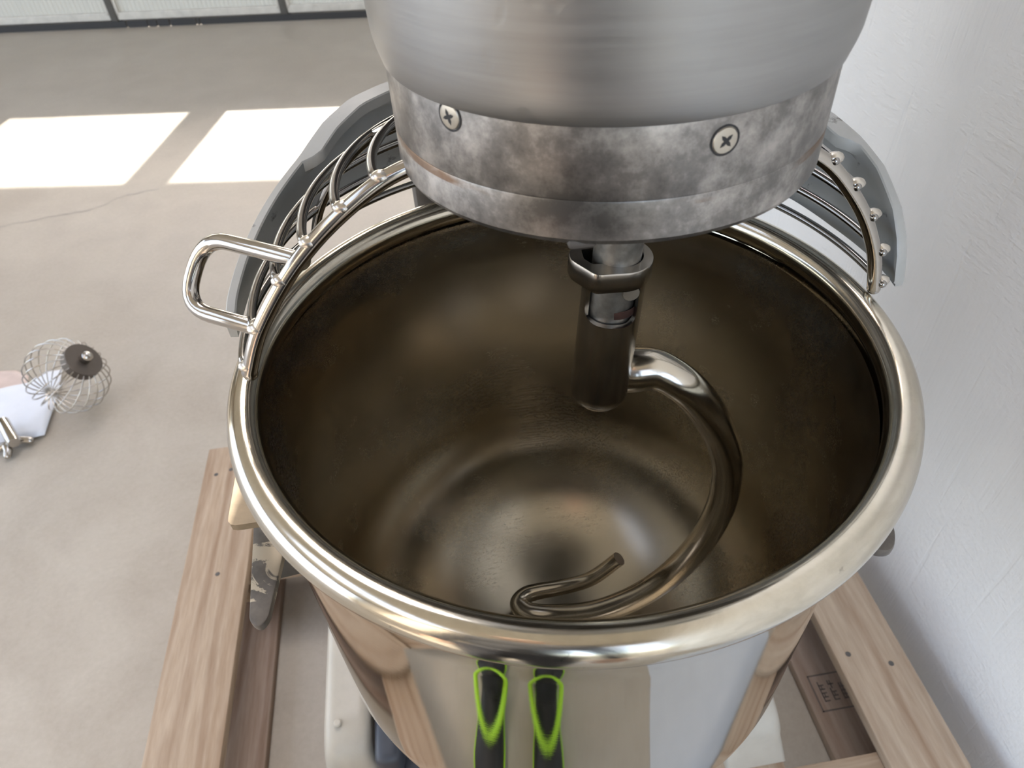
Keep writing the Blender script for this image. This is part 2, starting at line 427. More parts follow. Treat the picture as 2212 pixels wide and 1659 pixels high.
pl = bpy.data.lights.new('gate_portal', 'AREA'); pl.shape = 'RECTANGLE'; pl.size = BE - BA; pl.size_y = 3.0; pl.cycles.is_portal = True
po = bpy.data.objects.new('gate_portal', pl); COL.objects.link(po); po.location = ((BA + BE) / 2, YB - .1, 1.5)
po.rotation_euler = Vector((0, 1, 0)).to_track_quat('-Z', 'Z').to_euler()
# garage door: columns of framed panels, a row of clear windows lets the sun in
U0, U1 = -2.51, 2.97
far = bmesh.new()
def fb(u0, u1, z0, z1):
    n0 = len(far.verts); box_bm(u0, u1, 0, .2, z0, z1, bm=far)
fb(-5.0, U0, 0, ZC); fb(U1, 3.4, 0, ZC); fb(U0, U1, 2.62, ZC)
for v in far.verts: v.co = Vector(dpt(v.co.x, v.co.y, v.co.z))
struct(bm_obj('wall_far', far, M_BACK))
M_FRAME = plain('door_frame_aluminium', (0.60, 0.575, 0.52), 0.5, 0.1)
M_GASKET = plain('door_bottom_gasket', (0.035, 0.035, 0.036), 0.7)
M_MULL = plain('door_mullion_dark', (0.10, 0.095, 0.085), 0.5)
def panel_mat():
    g = G('ribbed_translucent_panel'); c = g.coord()
    g.set((0.40, 0.41, 0.385), 0.45)
    tr = g.n.new('ShaderNodeBsdfTranslucent'); tr.inputs[0].default_value = (0.62, 0.63, 0.60, 1)
    mx = g.n.new('ShaderNodeMixShader'); mx.inputs[0].default_value = 0.03
    g.link(g.b.outputs[0], mx.inputs[1]); g.link(tr.outputs[0], mx.inputs[2]); g.link(mx.outputs[0], g.out.inputs[0])
    return g.m
def glass_mat():
    g = G('clear_window_glass'); tp = g.n.new('ShaderNodeBsdfTransparent'); gl = g.n.new('ShaderNodeBsdfGlossy')
    gl.inputs['Roughness'].default_value = 0.02; fr = g.n.new('ShaderNodeFresnel'); fr.inputs[0].default_value = 1.45
    mx = g.n.new('ShaderNodeMixShader'); g.link(fr.outputs[0], mx.inputs[0]); g.link(tp.outputs[0], mx.inputs[1]); g.link(gl.outputs[0], mx.inputs[2])
    g.link(mx.outputs[0], g.out.inputs[0]); return g.m
M_PANEL = panel_mat(); M_GLASS = glass_mat()
door = bpy.data.objects.new('door_1', None); COL.objects.link(door); struct(door)
door['label'] = 'grey sectional garage door of framed ribbed panels'
rows = [(0.07, 0.56), (0.62, 1.10), (1.155, 1.80), (1.86, 2.50)]
cols = [-1.40 - 1.09, -1.40, -0.32, 0.755, 1.825, 2.95]
HM = 0.075
for ri, (za, zb) in enumerate(rows):
    for ci in range(len(cols) - 1):
        a, b = cols[ci] + (HM if ri == 2 else 0.022), cols[ci + 1] - (HM if ri == 2 else 0.022)
        fr = box_bm(a, b, .02, .055, za - .03, za + .012, .004); box_bm(a, b, .02, .055, zb - .012, zb + .03, .004, bm=fr)
        box_bm(a - .002, a + .016, .02, .05, za, zb, bm=fr); box_bm(b - .016, b + .002, .02, .05, za, zb, bm=fr)
        for v in fr.verts: v.co = Vector(dpt(v.co.x, v.co.y, v.co.z))
        f = bm_obj('panel_frame', fr, M_FRAME, door)
        if ri == 2:
            dbox('window_pane', a + .014, b - .014, .036, .040, za + .01, zb - .01, M_GLASS, f)
        else:
            n = 36; bmr = bmesh.new(); prev = None     # vertical ribs
            for k in range(n * 4 + 1):
                u = a + .014 + (b - a - .028) * k / (n * 4); d = .042 + .003 * (0, 1, 1, 0)[k % 4]
                cur = [bmr.verts.new(dpt(u, d, za + .01)), bmr.verts.new(dpt(u, d, zb - .01))]
                if prev: bmr.faces.new((prev[0], cur[0], cur[1], prev[1]))
                prev = cur
            bm_obj('ribbed_panel', bmr, M_PANEL, f)
for cu in cols:
    wdt = 0.022
    dbox('mullion', cu - wdt, cu + wdt, .012, .06, .035, 1.12, M_MULL, door, .003)
    dbox('mullion', cu - HM - .004, cu + HM + .004, .012, .06, 1.12, 1.84, M_MULL, door, .003)
    dbox('mullion', cu - wdt, cu + wdt, .012, .06, 1.84, 2.55, M_MULL, door, .003)
# rubber bottom seal, with a few pinholes of daylight under it
gaps = [0.826, 0.960, 1.020, 1.100, 1.268, 1.292]
e0 = U0
for gq in gaps + [U1]:
    dbox('bottom_seal', e0, gq - .004 if gq != U1 else U1, .005, .060, 0.0, .036, M_GASKET, door); e0 = gq + .004

# floor crack: a shallow hairline groove with its own dark filler
ck = bmesh.new()
cpts = catmull([onz(u, v, 0) for u, v in [(-60, 508), (0, 491), (110, 468), (200, 452), (265, 425), (345, 407)]], 8)
prev = None
for i, p in enumerate(cpts):
    j = random.uniform(-.006, .006); wd = random.uniform(.0015, .004)
    cur = [ck.verts.new((p.x, p.y + j - wd, .0006)), ck.verts.new((p.x, p.y + j + wd, .0006))]
    if prev: ck.faces.new((prev[0], cur[0], cur[1], prev[1]))
    prev = cur
o = bm_obj('hairline_crack', ck, plain('crack_grey', (0.34, 0.31, 0.28), 0.9)); o.parent = bpy.data.objects['floor']

# ------------------------------------------------------------------ pallet
pal = thing('wooden_pallet', 'pale pine wooden pallet carrying the mixer beside the white wall', 'pallet', (0, .3, 0))
YF, YR = -0.20, 0.785
decks = [(-.634, -.512), (-.345, -.215), (-.075, .055), (.195, .328), (.478, .592)]
for i, (a, b) in enumerate(decks):
    y1 = YR if i else .785
    p = box('plank', a, b, YF, y1, .122, .145, M_WOOD, pal, .003)
for y0, y1 in ((YF, -.035), (.45, .58), (.66, .785)):
    box('plank', -.634, .592, y0, y1, .098, .1215, M_WOODX, pal, .003)
for x0, x1 in ((-.634, -.482), (-.10, .08), (.455, .592)):
    box('plank', x0, x1, YF, YR, .0, .022, M_WOOD_LOW, pal, .003)
for x0, x1 in ((-.634, -.535), (-.07, .05), (.495, .592)):
    for y0, y1 in ((YF, -.06), (.46, .57), (.665, .78)):
        box('block', x0, x1, y0, y1, .0222, .0978, M_WOODX, pal, .003)
planks = [o for o in pal.children if o.name.startswith('plank')]
nails = [onz(467, 1025, .145), onz(499, 1014, .145), onz(470, 1240, .145), onz(1925, 1433, .145), onz(1832, 1413, .145)]
for p in nails:
    host = planks[0] if p.x < 0 else planks[4]
    lathe('nail', [(0.0001, .1456), (.0035, .1456), (.0045, .1452), (.0045, .1440)], M_COLUMN, host, (p.x, p.y), 14)
# box stamp printed on the lower right board
ink = plain('faded_stamp_ink', (0.14, 0.115, 0.10), 0.9)
sc = [onz(u, v, .0225) for u, v in [(1739, 1460), (1805, 1451), (1843, 1529), (1777, 1537)]]
sx0 = min(p.x for p in sc) + .002; sx1 = .545; sy0 = (sc[2].y + sc[3].y) / 2; sy1 = (sc[0].y + sc[1].y) / 2
sb = bmesh.new()
def mark(x0, x1, y0, y1): box_bm(x0, x1, y0, y1, .0219, .0224, bm=sb)
mark(sx0, sx0 + .0025, sy0, sy1); mark(sx0, sx1, sy0, sy0 + .0025); mark(sx0, sx1, sy1 - .0025, sy1); mark(sx1 - .0025, sx1, sy0, sy1)
for r in range(3):
    for k in range(5):
        xx = sx0 + .012 + r * .018; yy = sy0 + .016 + k * (sy1 - sy0 - .03) / 5
        if random.random() < .85: mark(xx, xx + .010, yy, yy + .0022); mark(xx, xx + .0022, yy, yy + .008)
        if random.random() < .6: mark(xx + .004, xx + .006, yy, yy + .008)
low_r = [o for o in planks if abs(o.data.vertices[0].co.x) < 1 and max(v.co.z for v in o.data.vertices) < .03 and min(v.co.x for v in o.data.vertices) > .4][0]
bm_obj('stamp', sb, ink, low_r)['label'] = 'faded box stamp printed on the board'

# ------------------------------------------------------------------ planetary mixer
AX, AY = 0.0225, 0.004
mix = thing('planetary_mixer', 'grey and cream planetary dough mixer standing on the wooden pallet', 'mixer', (0, .3, .145))
# base: two drafted cream legs and a dark deck
def leg(xo, xi, sgn, yf):
    prof = []                              # side outline (y, z), rounded nose at the front
    for k in range(9):
        a = pi / 2 * k / 8; prof.append((yf + .055 - .055 * sin(a) + .0, .145 + .045 + .06 * (cos(a)) if k else .25))
    outline = [(.70, .145), (.70, .25)] + [(yf + .075 - .06 * sin(pi / 2 * k / 8), .19 + .06 * cos(pi / 2 * k / 8)) for k in range(9)] + [(yf, .147), (yf, .145)]
    bm = bmesh.new()
    def X(side, z): 
        t = (z - .145) / .105
        return (xo - sgn * -.0 - sgn * .014 * t) if side == 0 else (xi + sgn * .004 * t)
    L = [bm.verts.new((X(0, z), y, z)) for y, z in outline]; R = [bm.verts.new((X(1, z), y, z)) for y, z in outline]
    n = len(outline); bm.faces.new(L); bm.faces.new(R[::-1])
    for i in range(n): bm.faces.new((L[i], R[i], R[(i + 1) % n], L[(i + 1) % n]))
    bmesh.ops.recalc_face_normals(bm, faces=bm.faces)
    es = [e for e in bm.edges if len({v in L for v in e.verts}) == 1 and (e.verts[0].co.z > .15 or e.verts[1].co.z > .15)]
    bmesh.ops.bevel(bm, geom=es, offset=.016, segments=4, affect='EDGES', profile=.5)
    return bm_obj('base_leg', bm, M_CREAM, mix, 40)
leg(-.345, -.262, -1, .030); leg(.331, .240, 1, -.032)
lathe('bolt_head', [(.0001, .2535), (.004, .2535), (.0055, .2520), (.0055, .249)], M_CREAM, mix, (onz(723, 1582, .25).x + .004, onz(723, 1582, .25).y + .012), 18)
box('base_deck', -.258, .243, .02, .70, .147, .185, M_NAVY, mix, .006)
box('inner_fairing', -.2605, -.222, .03, .60, .186, .243, M_NAVY, mix, .012, 3)
box('column', -.092, .20, .305, .62, .186, 1.48, M_COLUMN, mix, .012)
# gear head above the drum and over to the column
box('gear_head', -.115, .175, -.11, .66, 1.40, 1.62, M_DRUM, mix, .035, 4)
up = [(.0001, 1.41), (.1165, 1.41), (.1165, 1.30), (.1152, 1.20), (.1146, 1.189), (.1136, 1.184), (.1116, 1.1770), (.1110, 1.1762), (.108, 1.1762)]
lathe('gear_drum', up, M_DRUM, mix, (AX, AY), 160, 25)
lo = [(.10, 1.1765), (.1100, 1.1765), (.1103, 1.1755), (.1103, 1.1450), (.1100, 1.1443), (.1103, 1.1436), (.1103, 1.126), (.1090, 1.1235), (.1055, 1.1225), (.040, 1.1225), (.036, 1.124), (.0001, 1.124)]
ring = lathe('drive_ring', lo, M_RING, mix, (AX, AY), 160, 25)
def oncyl(u, v, r):
    q = ray(u, v); wx, wy = CAM.x - AX, CAM.y - AY
    a = q.x ** 2 + q.y ** 2; b = 2 * (wx * q.x + wy * q.y); c = wx * wx + wy * wy - r * r
    return CAM + q * ((-b - math.sqrt(b * b - 4 * a * c)) / 2 / a)
for (u, v), tw in (((972, 251), .35), ((1566, 303), .75)):
    p = oncyl(u, v, .1103); n = Vector((p.x - AX, p.y - AY, 0)).normalized()
    q = n.to_track_quat('Z', 'Y').to_matrix().to_4x4(); q.translation = p
    bm = bmesh.new(); N = 24; rr = [(.0001, .0010), (.0036, .0010), (.0052, .0006), (.0058, -.0004), (.0058, -.003)]
    rg = [[bm.verts.new((r * cos(2 * pi * k / N), r * sin(2 * pi * k / N), z)) for k in range(N)] for r, z in rr]
    for a, b in zip(rg, rg[1:]):
        for k in range(N): bm.faces.new((a[k], a[(k + 1) % N], b[(k + 1) % N], b[k]))
    bmesh.ops.transform(bm, matrix=q, verts=bm.verts)
    s = bm_obj('cross_screw', bm, M_SCREW, mix, 30)
    bm = bmesh.new(); star = []
    for k in range(16):
        a = 2 * pi * k / 16 + tw; r = (.0034, .0021, .0011, .0021)[k % 4]; star.append((r * cos(a), r * sin(a)))
    prism_bm(star, .0006, .00115, bm=bm)
    bmesh.ops.transform(bm, matrix=q, verts=bm.verts); bm_obj('cross_slot', bm, M_DARK, s)  # dark star sits proud, its colour stands in for the slot's shade
    bm = bmesh.new(); rr = [(.0057, .00025), (.0065, .00025)]
    rg = [[bm.verts.new((r * cos(2 * pi * k / N), r * sin(2 * pi * k / N), z)) for k in range(N)] for r, z in rr]
    for k in range(N): bm.faces.new((rg[0][k], rg[0][(k + 1) % N], rg[1][(k + 1) % N], rg[1][k]))
    bmesh.ops.transform(bm, matrix=q, verts=bm.verts); bm_obj('countersink', bm, M_DARK, s)  # flat dark ring, countersink shade put in as colour
# small dark key at the bottom edge of the ring
p = oncyl(1262, 520, .1085)
box('edge_key', p.x - .007, p.x + .006, p.y - .0005, p.y + .006, 1.1205, 1.1255, M_COLUMN, mix, .002)
# planetary shaft
SX, SY = .036, .0
tube('drive_shaft', [(SX + .003, SY, 1.125), (SX - .003, SY, 1.045), (SX - .006, SY, 1.000), (SX - .007, SY, .985)], .0150, M_SHAFT, mix, 32)

# splash guard casting (crescent skirt, tilted a little with the head)
GX, GY = .012, .004
RG = .2372; HX, HY = .010, .003
az = [2 + 167.8 * k / 110 for k in range(111)]
zu_x = [2, 4, 8, 14, 20, 27, 40, 60, 90, 118, 125, 131.5, 138.5, 147, 152, 160, 166.5, 170, 172.5]
zu_y = [.991, 1.013, 1.034, 1.053, 1.064, 1.073, 1.081, 1.088, 1.094, 1.0895, 1.0865, 1.0775, 1.062, 1.0495, 1.0415, 1.0275, 1.015, 1.004, .996]
zl_x = [2, 9, 20, 30, 90, 119, 133, 143, 151, 160, 168, 172.5]
zl_y = [.985, .990, .994, 1.0, 1.020, 1.021, 1.022, 1.016, 1.012, 1.007, .994, .986]
bm = bmesh.new(); rings = []
for k, d in enumerate(az):
    a = radians(d); zu = interp(d, zu_x, zu_y); zl = interp(d, zl_x, zl_y)
    t = .0075 + .010 * max(0, min(1, (d - 19) / 3)) * max(0, min(1, (139 - d) / 2.0))
    h = zu - zl; e = min(.008, h * .45)
    sec = [(RG, zl), (RG, zu - .001), (RG - .001, zu), (RG - t + .001, zu), (RG - t, zu - .001), (RG - t, zu - e), (RG - .0058, zu - e - min(.004, h * .2)), (RG - .0055, zl)]
    rings.append([bm.verts.new((HX + r * cos(a), HY + r * sin(a), z)) for r, z in sec])
m = len(rings[0])
for p, q in zip(rings, rings[1:]):
    for k in range(m): bm.faces.new((p[k], p[(k + 1) % m], q[(k + 1) % m], q[k]))
bm.faces.new(rings[0][::-1]); bm.faces.new(rings[-1])
bm_obj('splash_guard', bm, M_CAST, mix, 38)
# two arms that carry the guard back to the column
for xx in (-.06, .10):
    box('guard_bracket', xx - .02, xx + .02, .195, .307, 1.03, 1.06, M_CAST, mix, .004)

# hinged wire guard: two meridian bars, six rings, ribs, handle
LN = [(.2069, 1.0243), (.1949, 1.0482), (.1744, 1.0750), (.1550, 1.0940), (.1338, 1.1096), (.1055 + .006, 1.1219)]
RN = [(.2065, .9962), (.1982, 1.0224), (.1832, 1.0503), (.1654, 1.0733), (.1464, 1.0921), (.1230, 1.1060)]
AL, AR = 190.0, 0.0
def gp(r, z, d): a = radians(d); return Vector((GX + r * cos(a), GY + r * sin(a), z))
wg = bpy.data.objects.new('wire_guard', None); COL.objects.link(wg); wg.location = (GX, GY, 1.07); wg.parent = mix
wg.matrix_parent_inverse = Matrix.Translation(-mix.location)
def sub(o):            # child of the wire guard, built in world coordinates
    o.parent = wg; o.matrix_parent_inverse = Matrix.Translation(-wg.location); return o
def ext(N):
    return [(N[0][0] + .001, N[0][1] - .004)] + list(N) + [(N[-1][0] - .02, N[-1][1] + .006)]
sub(tube('end_bar', catmull([gp(r, z, AL) for r, z in ext(LN)], 6), .0046, M_ROD, None, 16, True))
sub(tube('end_bar', catmull([gp(r, z, AR) for r, z in ext(RN)], 6), .0046, M_ROD, None, 16, True))
for k in range(6):
    pts = []
    for i in range(161):
        t = i / 160; d = lerp(AR, AL, t)
        off = .0036 * math.sqrt(max(0, 1 - (1 - min(1, (AL - d) / 3.4)) ** 2))
        pts.append(gp(lerp(RN[k][0], LN[k][0], t) + off, lerp(RN[k][1], LN[k][1], t) + off * .35, d))
    pts.insert(0, gp(RN[k][0] + .0036, RN[k][1] + .0015, AR - 1.0))
    sub(tube('guard_ring', pts, .0028, M_RINGROD, None, 12, True))
    for N, d in ((LN, AL), (RN, AR)):
        c = gp(N[k][0] + (.0005 if d == AL else .0045), N[k][1] + .002, d)
        b = bmesh.new(); bmesh.ops.create_icosphere(b, subdivisions=3, radius=.0046)
        for v in b.verts: v.co *= 1 + .08 * sin(v.co.x * 1900 + k) * sin(v.co.y * 1700) * cos(v.co.z * 1500)
        bmesh.ops.scale(b, vec=(1.25, 0.95, .8), verts=b.verts); bmesh.ops.translate(b, vec=c, verts=b.verts)
        sub(bm_obj('weld', b, M_WELD, None, 60))
for d in (147.0, 45.0):
    t = d / AL; sub(tube('guard_rib', catmull([gp(lerp(RN[k][0], LN[k][0], t) + .0025, lerp(RN[k][1], LN[k][1], t), d) for k in range(6)], 5), .0034, M_ROD, None, 12, True))
h1 = onz(648, 562, 1.0855); h4 = onz(556, 708, 1.0465)
hp = fillet([h1, onz(440, 510, 1.083), onz(398, 664, 1.048), h4], .022, 8)
sub(tube('handle', hp, .0047, M_ROD, None, 16, True))
for c in (h1, h4):
    b = bmesh.new(); bmesh.ops.create_icosphere(b, subdivisions=3, radius=.0058); bmesh.ops.translate(b, vec=c, verts=b.verts)
    sub(bm_obj('weld', b, M_WELD, None, 60))

# bowl cradle yoke, clamp levers
yk = bmesh.new(); rings = []
for k in range(61):
    d = -6 + 192 * k / 60; a = radians(d)
    rings.append([yk.verts.new((r * cos(a), r * sin(a), z)) for r, z in ((.2115, .800), (.2115, .842), (.238, .842), (.238, .800))])
for p, q in zip(rings, rings[1:]):
    for k in range(4): yk.faces.new((p[k], p[(k + 1) % 4], q[(k + 1) % 4], q[k]))
yk.faces.new(rings[0][::-1]); yk.faces.new(rings[-1])
bm_obj('bowl_yoke', yk, M_COLUMN, mix, 40)
box('yoke_slide', -.06, .16, .225, .304, .76, .88, M_COLUMN, mix, .006)
lv = [onz(u, v, .862) for u, v in [(548, 1120), (622, 1150), (612, 1195), (579, 1335), (560, 1356), (537, 1342)]]
pl_ = round_poly([(p.x, p.y) for p in lv], [.002, .002, .004, .012, .012, .012])
bm_obj('clamp_lever', prism_bm(pl_, .855, .862, .0012), M_LEVER, mix, 30)
lr = [(.206, -.02), (.236, -.02), (.2165, -.1085), (.206, -.1225), (.192, -.118)]
bm_obj('clamp_lever', prism_bm(round_poly(lr, [.002, .002, .010, .012, .010]), .853, .862, .002), M_LEVER, mix, 30)
for xx in (-.226, .2215): 
    lathe('lever_pivot', [(.0001, .8705), (.008, .8705), (.009, .8695), (.009, .843)], M_SCREW, mix, (xx, -.004), 20)

# ------------------------------------------------------------------ mixing bowl
bowl = thing('mixing_bowl', 'large polished stainless steel mixing bowl with a rolled rim', 'bowl', (0, 0, .57))
RB, ZB, ZT = .2056, .715, .955
def body(r0, zb_, dz, n=36):
    return [(r0 * cos(pi / 2 * k / n) + 1e-4, ZB - dz * sin(pi / 2 * k / n)) for k in range(n, -1, -1)]
outer = body(RB, ZB, .150) + [(RB, ZB + (ZT - ZB) * k / 8) for k in range(1, 9)] + [(.2086, .964), (.2105, .969)]
lathe('bowl_body', outer, M_BOWL_OUT, bowl, (-.003, 0), 192, 40)['label'] = 'mirror polished outside of the bowl'
inner = body(RB - .0035, ZB, .1465) + [(RB - .0035, ZB + (.952 - ZB) * k / 8) for k in range(1, 9)]
inner += [(.2046, .960), (.2025, .968)]
lathe('bowl_lining', inner, M_BOWL_IN, bowl, (-.002, 0), 192, 40)['label'] = 'satin scratched inside of the bowl'
rc, zc, ra, rb_ = .2105, .9790, .0108, .0118
rim = [(rc + ra * cos(radians(t)), zc + rb_ * sin(radians(t))) for t in range(-105, 228, 9)]
lathe('bowl_rim', rim, M_RIM, bowl, (0, 0), 192, 60)
# ear plates with a slot, welded on the sides of the bowl
def ear(sgn):
    bm = bmesh.new()
    xs = [(.2075, .243)] ; x0, x1 = .2075, .2425; y0, y1 = -.045, .055
    out = round_poly([(sgn * x0, y0), (sgn * x1, y0), (sgn * x1, y1), (sgn * x0, y1)], [0, .007, .007, 0], 5)
    hole = round_poly([(sgn * .212, -.026), (sgn * .2265, -.026), (sgn * .2265, .03), (sgn * .212, .03)], .003, 5)
    def res(poly, n=72):
        L = [0]; P = [Vector(p) for p in poly]; Q = P + [P[0]]
        for a, b in zip(Q, Q[1:]): L.append(L[-1] + (b - a).length)
        r = []
        for k in range(n):
            s = L[-1] * k / n; i = max(j for j in range(len(P)) if L[j] <= s); t = (s - L[i]) / max(1e-9, L[i + 1] - L[i]); r.append(Q[i].lerp(Q[i + 1], t))
        return r
    c = Vector((sgn * .2195, .004)); A = {}
    O = sorted(res(out), key=lambda p: math.atan2(p.y - c.y, p.x - c.x)); H = sorted(res(hole), key=lambda p: math.atan2(p.y - c.y, p.x - c.x))
    lay = [[bm.verts.new((p.x, p.y, z)) for p in P_] for P_, z in ((O, .900), (H, .900), (H, .894), (O, .894))]
    n = len(O)
    for a, b in zip(lay, lay[1:] + lay[:1]):
        for k in range(n): bm.faces.new((a[k], a[(k + 1) % n], b[(k + 1) % n], b[k]))
    o = bm_obj('bowl_ear', bm, M_EAR, bowl, 30); o['label'] = 'beige ear plate with a slot'
ear(-1); ear(1)

# ------------------------------------------------------------------ dough hook
hook = thing('dough_hook', 'spiral steel dough hook hanging from the drive shaft inside the bowl', 'hook', (SX, SY, .60))
T0, T1 = Vector((.0335, 0, 1.046)), Vector((.0250, 0, .922))
ax = (T1 - T0).normalized(); ux = Vector((1, 0, 0)) - ax * ax.x; ux.normalize(); uy = ax.cross(ux)   # uy ~ depth
if uy.y < 0: uy = -uy
LH = (T1 - T0).length
# shank with a window cut in its front
def shank_ring(b, s_, r, n=72): return [b.verts.new(T0 + ax * s_ + (ux * cos(2 * pi * k / n) + uy * sin(2 * pi * k / n)) * r) for k in range(n)]
bm = bmesh.new()
sec = [(.008, .0199), (.05, .0201), (LH - .018, .0205)] + [(LH - .018 + .018 * sin(radians(t)), .0205 * cos(radians(t)) + 1e-4) for t in (15, 30, 45, 60, 72, 82, 90)]
sec += [(.060, 1e-4), (.060, .0162), (.008, .0162)]
rows_ = [shank_ring(bm, s_, r) for s_, r in sec]
for p, q in zip(rows_, rows_[1:] + rows_[:1]):
    for k in range(72): bm.faces.new((p[k], p[(k + 1) % 72], q[(k + 1) % 72], q[k]))
shank = bm_obj('shank', bm, M_COLLAR, hook, 40)
wp_ = round_poly([(-.0190, .0), (.0118, .0), (.0118, .0395), (-.0190, .0395)], [0, 0, .007, .007], 6)
bm = bmesh.new(); A = [bm.verts.new(T0 + ux * x + ax * y - uy * .004) for x, y in wp_]; B = [bm.verts.new(T0 + ux * x * 1.05 + ax * y - uy * .05) for x, y in wp_]
bm.faces.new(A); bm.faces.new(B[::-1])
for k in range(len(A)): bm.faces.new((A[k], A[(k + 1) % len(A)], B[(k + 1) % len(A)], B[k]))
cut = bm_obj('cutter', bm, None)
md = shank.modifiers.new('window', 'BOOLEAN'); md.object = cut; md.operation = 'DIFFERENCE'; md.solver = 'EXACT'
dg = bpy.context.evaluated_depsgraph_get(); me_ = bpy.data.meshes.new_from_object(shank.evaluated_get(dg))
shank.modifiers.clear(); shank.data = me_; me_.shade_smooth(); me_.set_sharp_from_angle(angle=radians(40)); bpy.data.objects.remove(cut)
tube('locking_pin', [T0 + ax * .0155 + ux * .0065 - uy * .0168, T0 + ax * .0155 + ux * .0065 + uy * .010], .0052, M_SCREW, hook, 20)
lathe('rust_seat', [(.0150, 1.0095), (.0154, 1.0100), (.0154, 1.0150), (.0150, 1.0155)], M_RUST, hook, (.0331, T0.y), 32)
# teardrop collar
bm = bmesh.new(); NC = 96; lay = []
def rout(a):
    nose = .0365 * math.exp(-((a - pi - .12) / .62) ** 2) + 0
    base = .0268
    return max(base, min(.0375, base + (.0122) * max(0, math.exp(-((a - (pi + .08)) / .42) ** 4))))
def poly_r(a, pts):       # polar radius of a polygon at angle a
    d = Vector((cos(a), sin(a))); best = .03
    for p, q in zip(pts, pts[1:] + pts[:1]):
        p, q = Vector(p), Vector(q); e = q - p; den = d.x * e.y - d.y * e.x
        if abs(den) < 1e-9: continue
        t = (p.x * e.y - p.y * e.x) / den; s_ = (p.x * d.y - p.y * d.x) / den
        if t > 0 and -1e-6 <= s_ <= 1 + 1e-6: best = t
    return best
circ = [(.0262 * cos(radians(t)), .0262 * sin(radians(t))) for t in range(-85, 92, 6)]
out_p = round_poly(circ + [(-.010, .0262), (-.0355, .008), (-.0365, -.004), (-.0225, -.0262)], [0.0] * len(circ) + [.006, .004, .004, .004], 4)
circ = [(.0190 * cos(radians(t)), .0178 * sin(radians(t))) for t in range(-128, 129, 6)]
in_p = circ + [(-.0135, .0105), (-.0255, .0085), (-.0262, -.0035), (-.0215, -.0115), (-.0135, -.0115)]
for f, s, g in ((1, -.002, 0), (.985, -.0032, 0), (None, -.0032, 0), (None, .0105, 0), (.97, .0105, 0), (1, .0085, 0)):
    ringv = []
    for k in range(NC):
        a = 2 * pi * k / NC; r = (poly_r(a, in_p) if f is None else poly_r(a, out_p) * f) * .84
        ringv.append(bm.verts.new(T0 + ax * s + (ux * cos(a) + uy * sin(a)) * r))
    lay.append(ringv)
order = [2, 1, 0, 5, 4, 3]
for i in range(6):
    a, b = lay[order[i]], lay[order[(i + 1) % 6]]
    for k in range(NC): bm.faces.new((a[k], a[(k + 1) % NC], b[(k + 1) % NC], b[k]))
bm_obj('collar', bm, M_COLLAR, hook, 35)
# arm
HK = [(1322, 800, .942), (1370, 799, .946), (1420, 800, .946), (1480, 835, .935), (1530, 892, .905), (1563, 960, .86), (1571, 1020, .82), (1557, 1092, .77), (1518, 1165, .72), (1455, 1235, .675), (1380, 1287, .645), (1290, 1322, .622), (1205, 1331, .606), (1148, 1327, .602), (1122, 1307, .602), (1133, 1288, .603), (1160, 1278, .605), (1219, 1267, .612), (1278, 1249, .626), (1337, 1207, .655)]
hp = [onz(*p) for p in HK]; path = catmull(hp, 7); nP = len(path)
rads = []
for i in range(nP):
    t = i / (nP - 1)
    r = interp(t, [0, .06, .13, .3, .5, .68, .76, .9, 1], [.0170, .0165, .0142, .0132, .0124, .0120, .0098, .0080, .0074])
    rads.append(r)
tube('hook_arm', path, rads, M_HOOK, hook, 28)
nd = (path[-1] - path[-2]).normalized(); tube('cut_end', [path[-1] + nd * -.001, path[-1] + nd * .0006], rads[-1] * .97, plain('pale_cut_steel', (0.60, 0.50, 0.40), 0.5, 0.3), hook, 28)['label'] = 'pale cut end of the hook'

# ------------------------------------------------------------------ things on the floor, far left
wk = thing('wire_whisk', 'balloon wire whisk attachment lying on the concrete floor', 'whisk', onz(145, 880, 0))
wc = onz(146, 812, .105); hubp = onz(187, 771, .165)
wa = (hubp - wc).normalized()
wu = wa.orthogonal().normalized(); wv = wa.cross(wu)
def wp(s, r, a): return wc + wa * s + (wu * cos(a) + wv * sin(a)) * r
for k in range(11):
    a = pi * k / 11 + .1; pts = []
    for i in range(33):
        t = -1 + 2 * i / 32; th = t * radians(158); s = -.02 - .088 * cos(th); r = .100 * sin(th) + random.uniform(-.001, .001)
        pts.append(wp(s + .02, r, a))
    bm_obj('whisk_wire', tube_bm(pts, .0016, 8), M_ROD, wk, 60)
b = tube_bm([wp(.060, 0, 0), wp(.085, 0, 0)], .046, 28); bm_obj('hub_plate', b, plain('tarnished_hub', (0.12, 0.10, 0.085), .45, .7), wk, 40)
b = tube_bm([wp(.085, 0, 0), wp(.100, 0, 0)], .014, 20, dome=True); bm_obj('hub_bolt', b, M_ROD, wk, 40)

